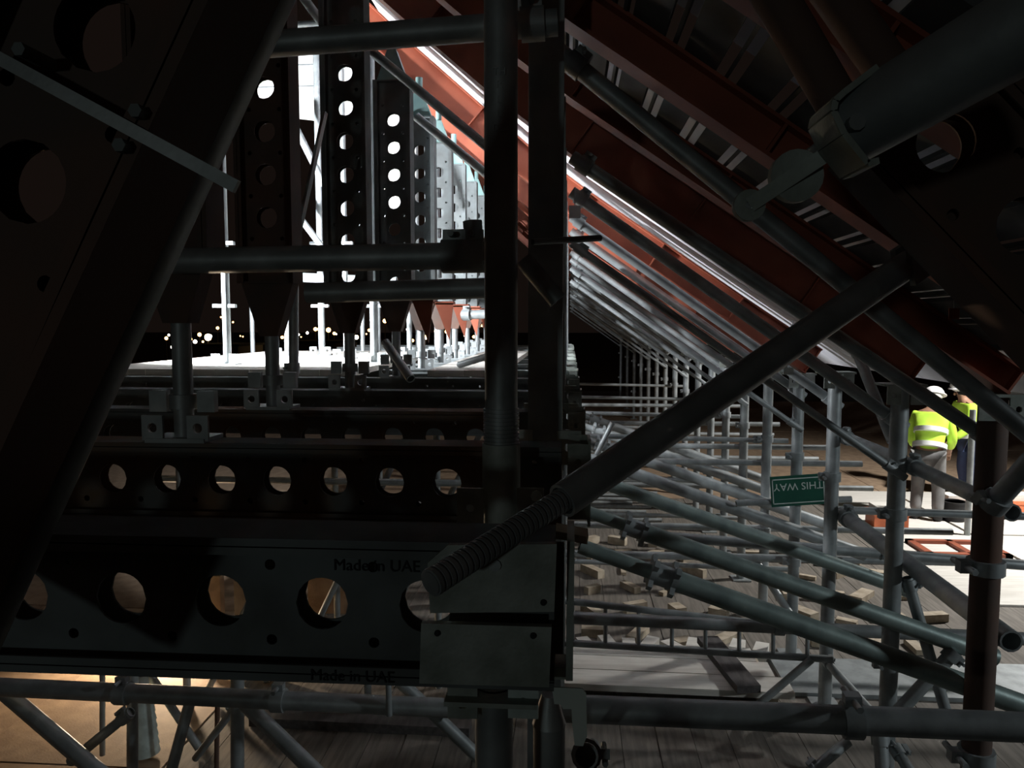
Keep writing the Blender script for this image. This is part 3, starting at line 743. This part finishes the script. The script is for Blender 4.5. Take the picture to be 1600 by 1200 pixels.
sheet('narrow white sheeting panel behind the third upright', [(585, 130), (650, 130), (650, 330), (585, 330)], 8.3, 'sheeting')
# gussets under the far rafters (orange-red plates with white edge)
for i, Y in enumerate((4.6, 5.4, 6.2, 7.0, 7.85, 8.7)):
    x = XU+.1475; single('gusset_plate', MB().prism([C(x, Y-.05, .14), C(x+.13, Y-.05, .14), C(x+.10, Y-.05, -.12)], (0, 0, 0), (0, .012, 0)).box((x, Y-.05, CAMZ+.13), (x+.13, Y+.05, CAMZ+.152)),
           'orange', 'triangular orange gusset plate beside an upright soldier foot', 'gusset', C(x, Y, -.12), 'orange gussets at the soldier feet')

# floodlight fixtures
def work_lamp(loc, aim, label, face_m, foot):
    loc = Vector(loc); d = (Vector(aim)-loc).normalized(); t = thing('work_lamp', label, 'work lamp', (loc.x, loc.y, foot))
    M = frame(loc, loc+d); part('housing', MB().box((-.10, -.13, -.09), (-.02, .13, .09), M), 'rubber', t)
    part('lens', MB().box((-.021, -.115, -.075), (-.015, .115, .075), M), face_m, t)
    part('stand', MB().tube((loc.x-d.x*.06, loc.y-d.y*.06, foot), loc-d*.06-Vector((0, 0, .08)), .016, 8, hollow=0), 'galv', t)
work_lamp(LAMP1, LAMP1+Vector((.5, 1, -.1)), 'bright work lamp on a tall stand behind the leaning brown soldier', 'flood_face', ztop+.036)
work_lamp(LAMP2, LAMP2+Vector((.3, -1, -.35)), 'warm work lamp low on the tan sheets at left', 'lamp_hot', 0)

# ------------------------------------------------------------------ deck clutter on the right
def offcut(i):
    x, y = .22+.37*(i % 8)+(.36 if i % 8 > 3 else 0)+rnd.uniform(-.03, .03), 6.2+.56*(i//8)+rnd.uniform(-.08, .08); L = rnd.uniform(.14, .33); w = rnd.uniform(.05, .12); h = rnd.uniform(.03, .09)
    M = Matrix.Translation((x, y, 0)) @ Matrix.Rotation(rnd.uniform(0, 3.14), 4, 'Z')
    single('timber_offcut', MB().box((-L/2, -w/2, 0), (L/2, w/2, h), M), 'offcut', 'pale timber offcut scattered on the deck', 'timber', (x, y, 0), 'timber offcuts on the deck')
for i in range(46): offcut(i)
for i in range(14):
    x, y = rnd.uniform(.05, .3), 9.75+.24*i; a = rnd.uniform(-.06, .06); L = rnd.uniform(.8, 1.25); d = Vector((math.cos(a), math.sin(a), 0))
    p = Vector((x, y, .028)); tube_thing('loose pale tube lying on the deck', p, p+d*L, .05, 'galv', 'loose tubes on the deck', name='loose_tube')
for i in range(9):
    x, y = .14+.17*i, 5.93+.05*(i % 2); M = Matrix.Translation((x, y, 0)) @ Matrix.Rotation(rnd.uniform(.9, 2.2), 4, 'Z')
    single('timber_block', MB().box((-.09, -.05, 0), (.09, .05, .09), M), 'pale_plank', 'small pale timber block heaped behind the ladder beam', 'timber', (x, y, 0), 'timber blocks behind the ladder beam')
# right: orange crates, white sheets on floor
for lab, x, y, w, h, m in (('orange plastic crate on the floor left of the workers', 1385, 822, .42, .28, 'orange_plastic'), ('orange plastic crate right of the thick post', 1587, 805, .5, .3, 'orange_plastic'), ('orange crate between the two workers', 1488, 806, .3, .3, 'orange_plastic')):
    p = PZ(x, y, 0); t = thing('crate', lab, 'crate', p)
    part('body', MB().box((p.x-w/2, p.y-.15, .0), (p.x+w/2, p.y+.15, h*.6)), m, t)
    part('rim', MB().box((p.x-w/2-.01, p.y-.16, h*.6), (p.x+w/2+.01, p.y+.16, h*.75)), m, t)
    part('load', MB().box((p.x-w/2+.03, p.y-.13, h*.75), (p.x+w/2-.03, p.y+.13, h)), 'pale_plank', t)
p = PZ(1490, 815, 0); t = thing('black_bucket', 'black bucket on the floor in front of the second worker', 'bucket', p)
part('body', MB().tube(p, p+Vector((0, 0, .26)), .13, 16, .15), 'rubber', t); part('rim', MB().tube(p+Vector((0, 0, .25)), p+Vector((0, 0, .275)), .155, 16), 'rubber', t)
p = PZ(1495, 862, 0); fr_ = thing('orange_frame', 'flat orange metal frame lying on the bright floor', 'frame', p)
for lo, hi in (((-.45, -.3, 0), (.45, -.22, .06)), ((-.45, .22, 0), (.45, .3, .06)), ((-.45, -.3, 0), (-.37, .3, .06)), ((.37, -.3, 0), (.45, .3, .06)), ((.0, -.3, 0), (.07, .3, .06))):
    part('rail', MB().box(lo, hi, Matrix.Translation(p)), 'orange', fr_)
for i in range(6):
    x = 4.3+1.25*(i % 3); y = 7.2+2.45*(i//3)
    plank((x, y, .002), (x, y+2.4, .002), 1.2, .018, 'pale_plank', 'pale sheet lying flat on the bright floor', 'sheet', 'pale sheets on the bright floor', 'floor_sheet')

# workers
def skin_obj(name, verts, edges, radii, m, parent, root=0, sub=2):
    me = bpy.data.meshes.new(name); me.from_pydata([Vector(v) for v in verts], edges, []); me.update(); me.materials.append(MATS[m])
    o = bpy.data.objects.new(name, me); COL.objects.link(o); o.parent = parent
    md = o.modifiers.new('skin', 'SKIN'); md.use_smooth_shade = True
    for i, r in enumerate(radii):
        rr = r if isinstance(r, tuple) else (r, r)
        me.skin_vertices[0].data[i].radius = rr
    me.skin_vertices[0].data[root].use_root = True
    s = o.modifiers.new('subsurf', 'SUBSURF'); s.levels = sub; s.render_levels = sub
    return o
def worker(loc, rz, lean, label, vest_m, trouser_m, arm_reach):
    t = thing('person', label, 'person', loc); t.rotation_euler.z = rz
    def up(h, fwd=0, side=0):       # torso leans forward (+x local) about the hip
        hz = .92; a = lean
        return Vector((math.sin(a)*(h-hz)+fwd*math.cos(a), side, hz+math.cos(a)*(h-hz)-fwd*math.sin(a)))
    hipz = Vector((0, 0, .92)); V = [hipz, up(1.1), up(1.32), up(1.45), up(1.53), up(1.62, .02), up(1.70, .02)]
    E = [(0, 1), (1, 2), (2, 3), (3, 4), (4, 5), (5, 6)]; R = [(.15, .12), (.14, .11), (.16, .12), (.09, .09), (.055, .055), (.085, .075), (.07, .065)]
    arms = []
    for s in (-1, 1):
        sh, el, wr = up(1.40, 0, s*.19), up(1.14, .12*arm_reach, s*.25), up(1.02, .34*arm_reach, s*.2); k = len(V)
        V += [sh, el, wr, wr+(wr-el).normalized()*.08]; E += [(3, k), (k, k+1), (k+1, k+2), (k+2, k+3)]; R += [.06, .046, .032, (.045, .02)]
        arms.append((sh, el, wr, k+3))
        d = (wr-el).normalized(); base = V[k+3]
        for j in range(4):
            f0 = base+Vector((0, (j-1.5)*.02, 0)); kk = len(V); L = (.07, .08, .075, .055)[j]
            V += [f0+d*.02, f0+d*(L*.6), f0+d*L-Vector((0, 0, .025))]; E += [(k+3, kk), (kk, kk+1), (kk+1, kk+2)]; R += [.009, .009, .008]
        kk = len(V); V += [wr+d*.05+Vector((0, -s*.035, .0)), wr+d*.09+Vector((0, -s*.05, -.01))]; E += [(k+2, kk), (kk, kk+1)]; R += [.011, .009]
    legs = []
    for s in (-1, 1):
        k = len(V); hip, kn, an, toe = Vector((0, s*.1, .86)), Vector((.05, s*.12, .48)), Vector((-.03, s*.13, .09)), Vector((.14, s*.14, .04))
        V += [hip, kn, an, toe]; E += [(0, k), (k, k+1), (k+1, k+2), (k+2, k+3)]; R += [.10, .062, .042, .04]; legs.append((hip, kn, an, toe))
    skin_obj('body', V, E, R, 'skin', t)
    # jacket, trousers, boots, helmet
    v = [up(.90), up(1.1), up(1.32), up(1.44)]; e = [(0, 1), (1, 2), (2, 3)]; r = [(.185, .15), (.175, .14), (.195, .15), (.10, .10)]
    for sh, el, wr, _ in arms: k = len(v); v += [sh, el, el.lerp(wr, .8)]; e += [(2, k), (k, k+1), (k+1, k+2)]; r += [.085, .066, .05]
    jk = skin_obj('jacket', v, e, r, vest_m, t)
    for h in (1.0, 1.2):
        c = up(h); ring = MB(); d = (up(h+.03)-c); ring.tube(c-d, c+d, .205, 20, hollow=0)
        me = mesh_of('reflective_band', ring, 'reflective'); o = bpy.data.objects.new('reflective_band', me); COL.objects.link(o); o.parent = jk
    v = [hipz]; e = []; r = [(.165, .135)]
    for hip, kn, an, toe in legs: k = len(v); v += [hip, kn, an+Vector((0, 0, .03))]; e += [(0, k), (k, k+1), (k+1, k+2)]; r += [.12, .088, .075]
    skin_obj('trousers', v, e, r, trouser_m, t)
    for hip, kn, an, toe in legs: skin_obj('boot', [an+Vector((0, 0, .05)), an+Vector((0, 0, -.04)), toe], [(0, 1), (1, 2)], [.06, .06, .05], 'rubber', t)
    hc = up(1.72, .01); mb = MB().ball(hc, .125, 16, (1.1, 1, .8)); br_ = up(1.70, .02); mb.tube(br_, br_+(up(1.71, .02)-br_).normalized()*.012, .155, 18, .15, hollow=0)
    me = mesh_of('helmet', mb, 'white_paint'); o = bpy.data.objects.new('helmet', me); COL.objects.link(o); o.parent = t
    fc = MB(); n0 = up(1.62, .115); fc.ball(n0, .018, 8, (1.2, .8, 1.3))
    for s in (-1, 1): fc.ball(up(1.62, 0, s*.085), .025, 8, (.7, .5, 1.3))
    me = mesh_of('face', fc, 'skin'); o = bpy.data.objects.new('face', me); COL.objects.link(o); o.parent = t
    ey = MB()
    for s in (-1, 1): ey.ball(up(1.645, .088, s*.032), .011, 8)
    ey.ball(up(1.575, .09), .016, 8, (.5, 1.4, .4))
    me = mesh_of('eyes_and_mouth', ey, 'ink'); o = bpy.data.objects.new('eyes_and_mouth', me); COL.objects.link(o); o.parent = t
    return t
p = PZ(1447, 814, 0); worker(p, math.radians(60), .35, 'person in yellow-green hi-vis jacket bending beside the bright post', 'hivis', 'trousers', 1.0)
p = PZ(1514, 781, 0); worker(p, math.radians(185), .25, 'person in hi-vis jacket and navy trousers stooping near the thick post', 'hivis', 'navy', 1.2)
tube_thing('bright white post between the two workers', (PZ(1473, 818, 0).x, 9.6, 0), (PZ(1473, 818, 0).x, 9.6, P(1473, 640, 9.6).z), .07, 'galv')
# notices hung on the frames
for lab, x, y, w, h, Y, m in (('small white notice card at the tall column', 898, 331, 18, 20, 4.1, 'white_paint'), ('pale grey tag plate under the rafter ends', 1232, 580, 16, 11, 5.1, 'plate'),
                              ('pale square plate on the sign post head', 1238, 531, 26, 16, 5.0, 'plate'), ('pink tag plate hanging under the dark maroon soldier', 1491, 490, 17, 17, 3.0, 'orange')):
    a, b = P(x-w/2, y+h/2, Y), P(x+w/2, y-h/2, Y)
    o = single('tag_plate', MB().box((a.x, Y, a.z), (b.x, Y+.004, b.z)), m, lab, 'tag', a)
    part('hanger', MB().tube(((a.x+b.x)/2, Y+.002, b.z), ((a.x+b.x)/2, Y+.002, b.z+.09), .003, 6, hollow=0), 'galv', o)

# ------------------------------------------------------------------ city lights far beyond
def street_lamp(x, y, Y, r, m, lab, grp):
    p = P(x, y, Y); t = thing('street_lamp', lab, 'street lamp', (p.x, Y, -16), grp)
    part('pole', MB().tube((p.x, Y, -16), (p.x, Y, p.z), r*.25, 6, hollow=0), 'ground_dark', t)
    part('lamp_head', MB().ball(p, r*1.3, 8), m, t)
used = []
for i in range(130):
    cl = rnd.choice(((300, 525, 22, 12), (475, 512, 18, 12), (580, 510, 30, 10), (520, 520, 60, 14), (320, 515, 30, 16), (690, 520, 40, 12), (480, 520, 90, 14)))
    x = rnd.gauss(cl[0], cl[2]); y = min(545, max(492, rnd.gauss(cl[1], cl[3]))); Y = 235+i
    if any(abs(x-u) < 3.2 for u in used): continue
    used.append(x)
    street_lamp(x, y, Y, rnd.choice((.25, .3, .4, .5, .6)), rnd.choice(('lamp_warm', 'lamp_warm', 'lamp_white')), 'distant glowing street lamp in the city beyond', 'distant city lights')
for x, y, r in ((480, 547, 1.1), (325, 527, .8), (522, 547, .55), (557, 527, .5), (665, 527, .5), (4, 560, .8)):
    street_lamp(x, y, 215, r, 'lamp_hot', 'large distant warm street lamp brighter than its neighbours', 'large distant street lamps')
for i, (x0, x1, yt) in enumerate(((300, 372, 541), (420, 520, 536), (560, 620, 535))):
    a, b = P(x0, yt, 180), P(x1, yt, 180)
    bd = thing('warehouse', 'low dark warehouse among the distant city lights', 'building', (a.x, 180, -16), 'distant warehouses')
    part('walls', MB().box((a.x, 180, -16), (b.x, 195, a.z)), 'far_wall', bd)
    part('roof', MB().box((a.x-.5, 179.5, a.z), (b.x+.5, 195.5, a.z+.5)), 'ground_dark', bd)
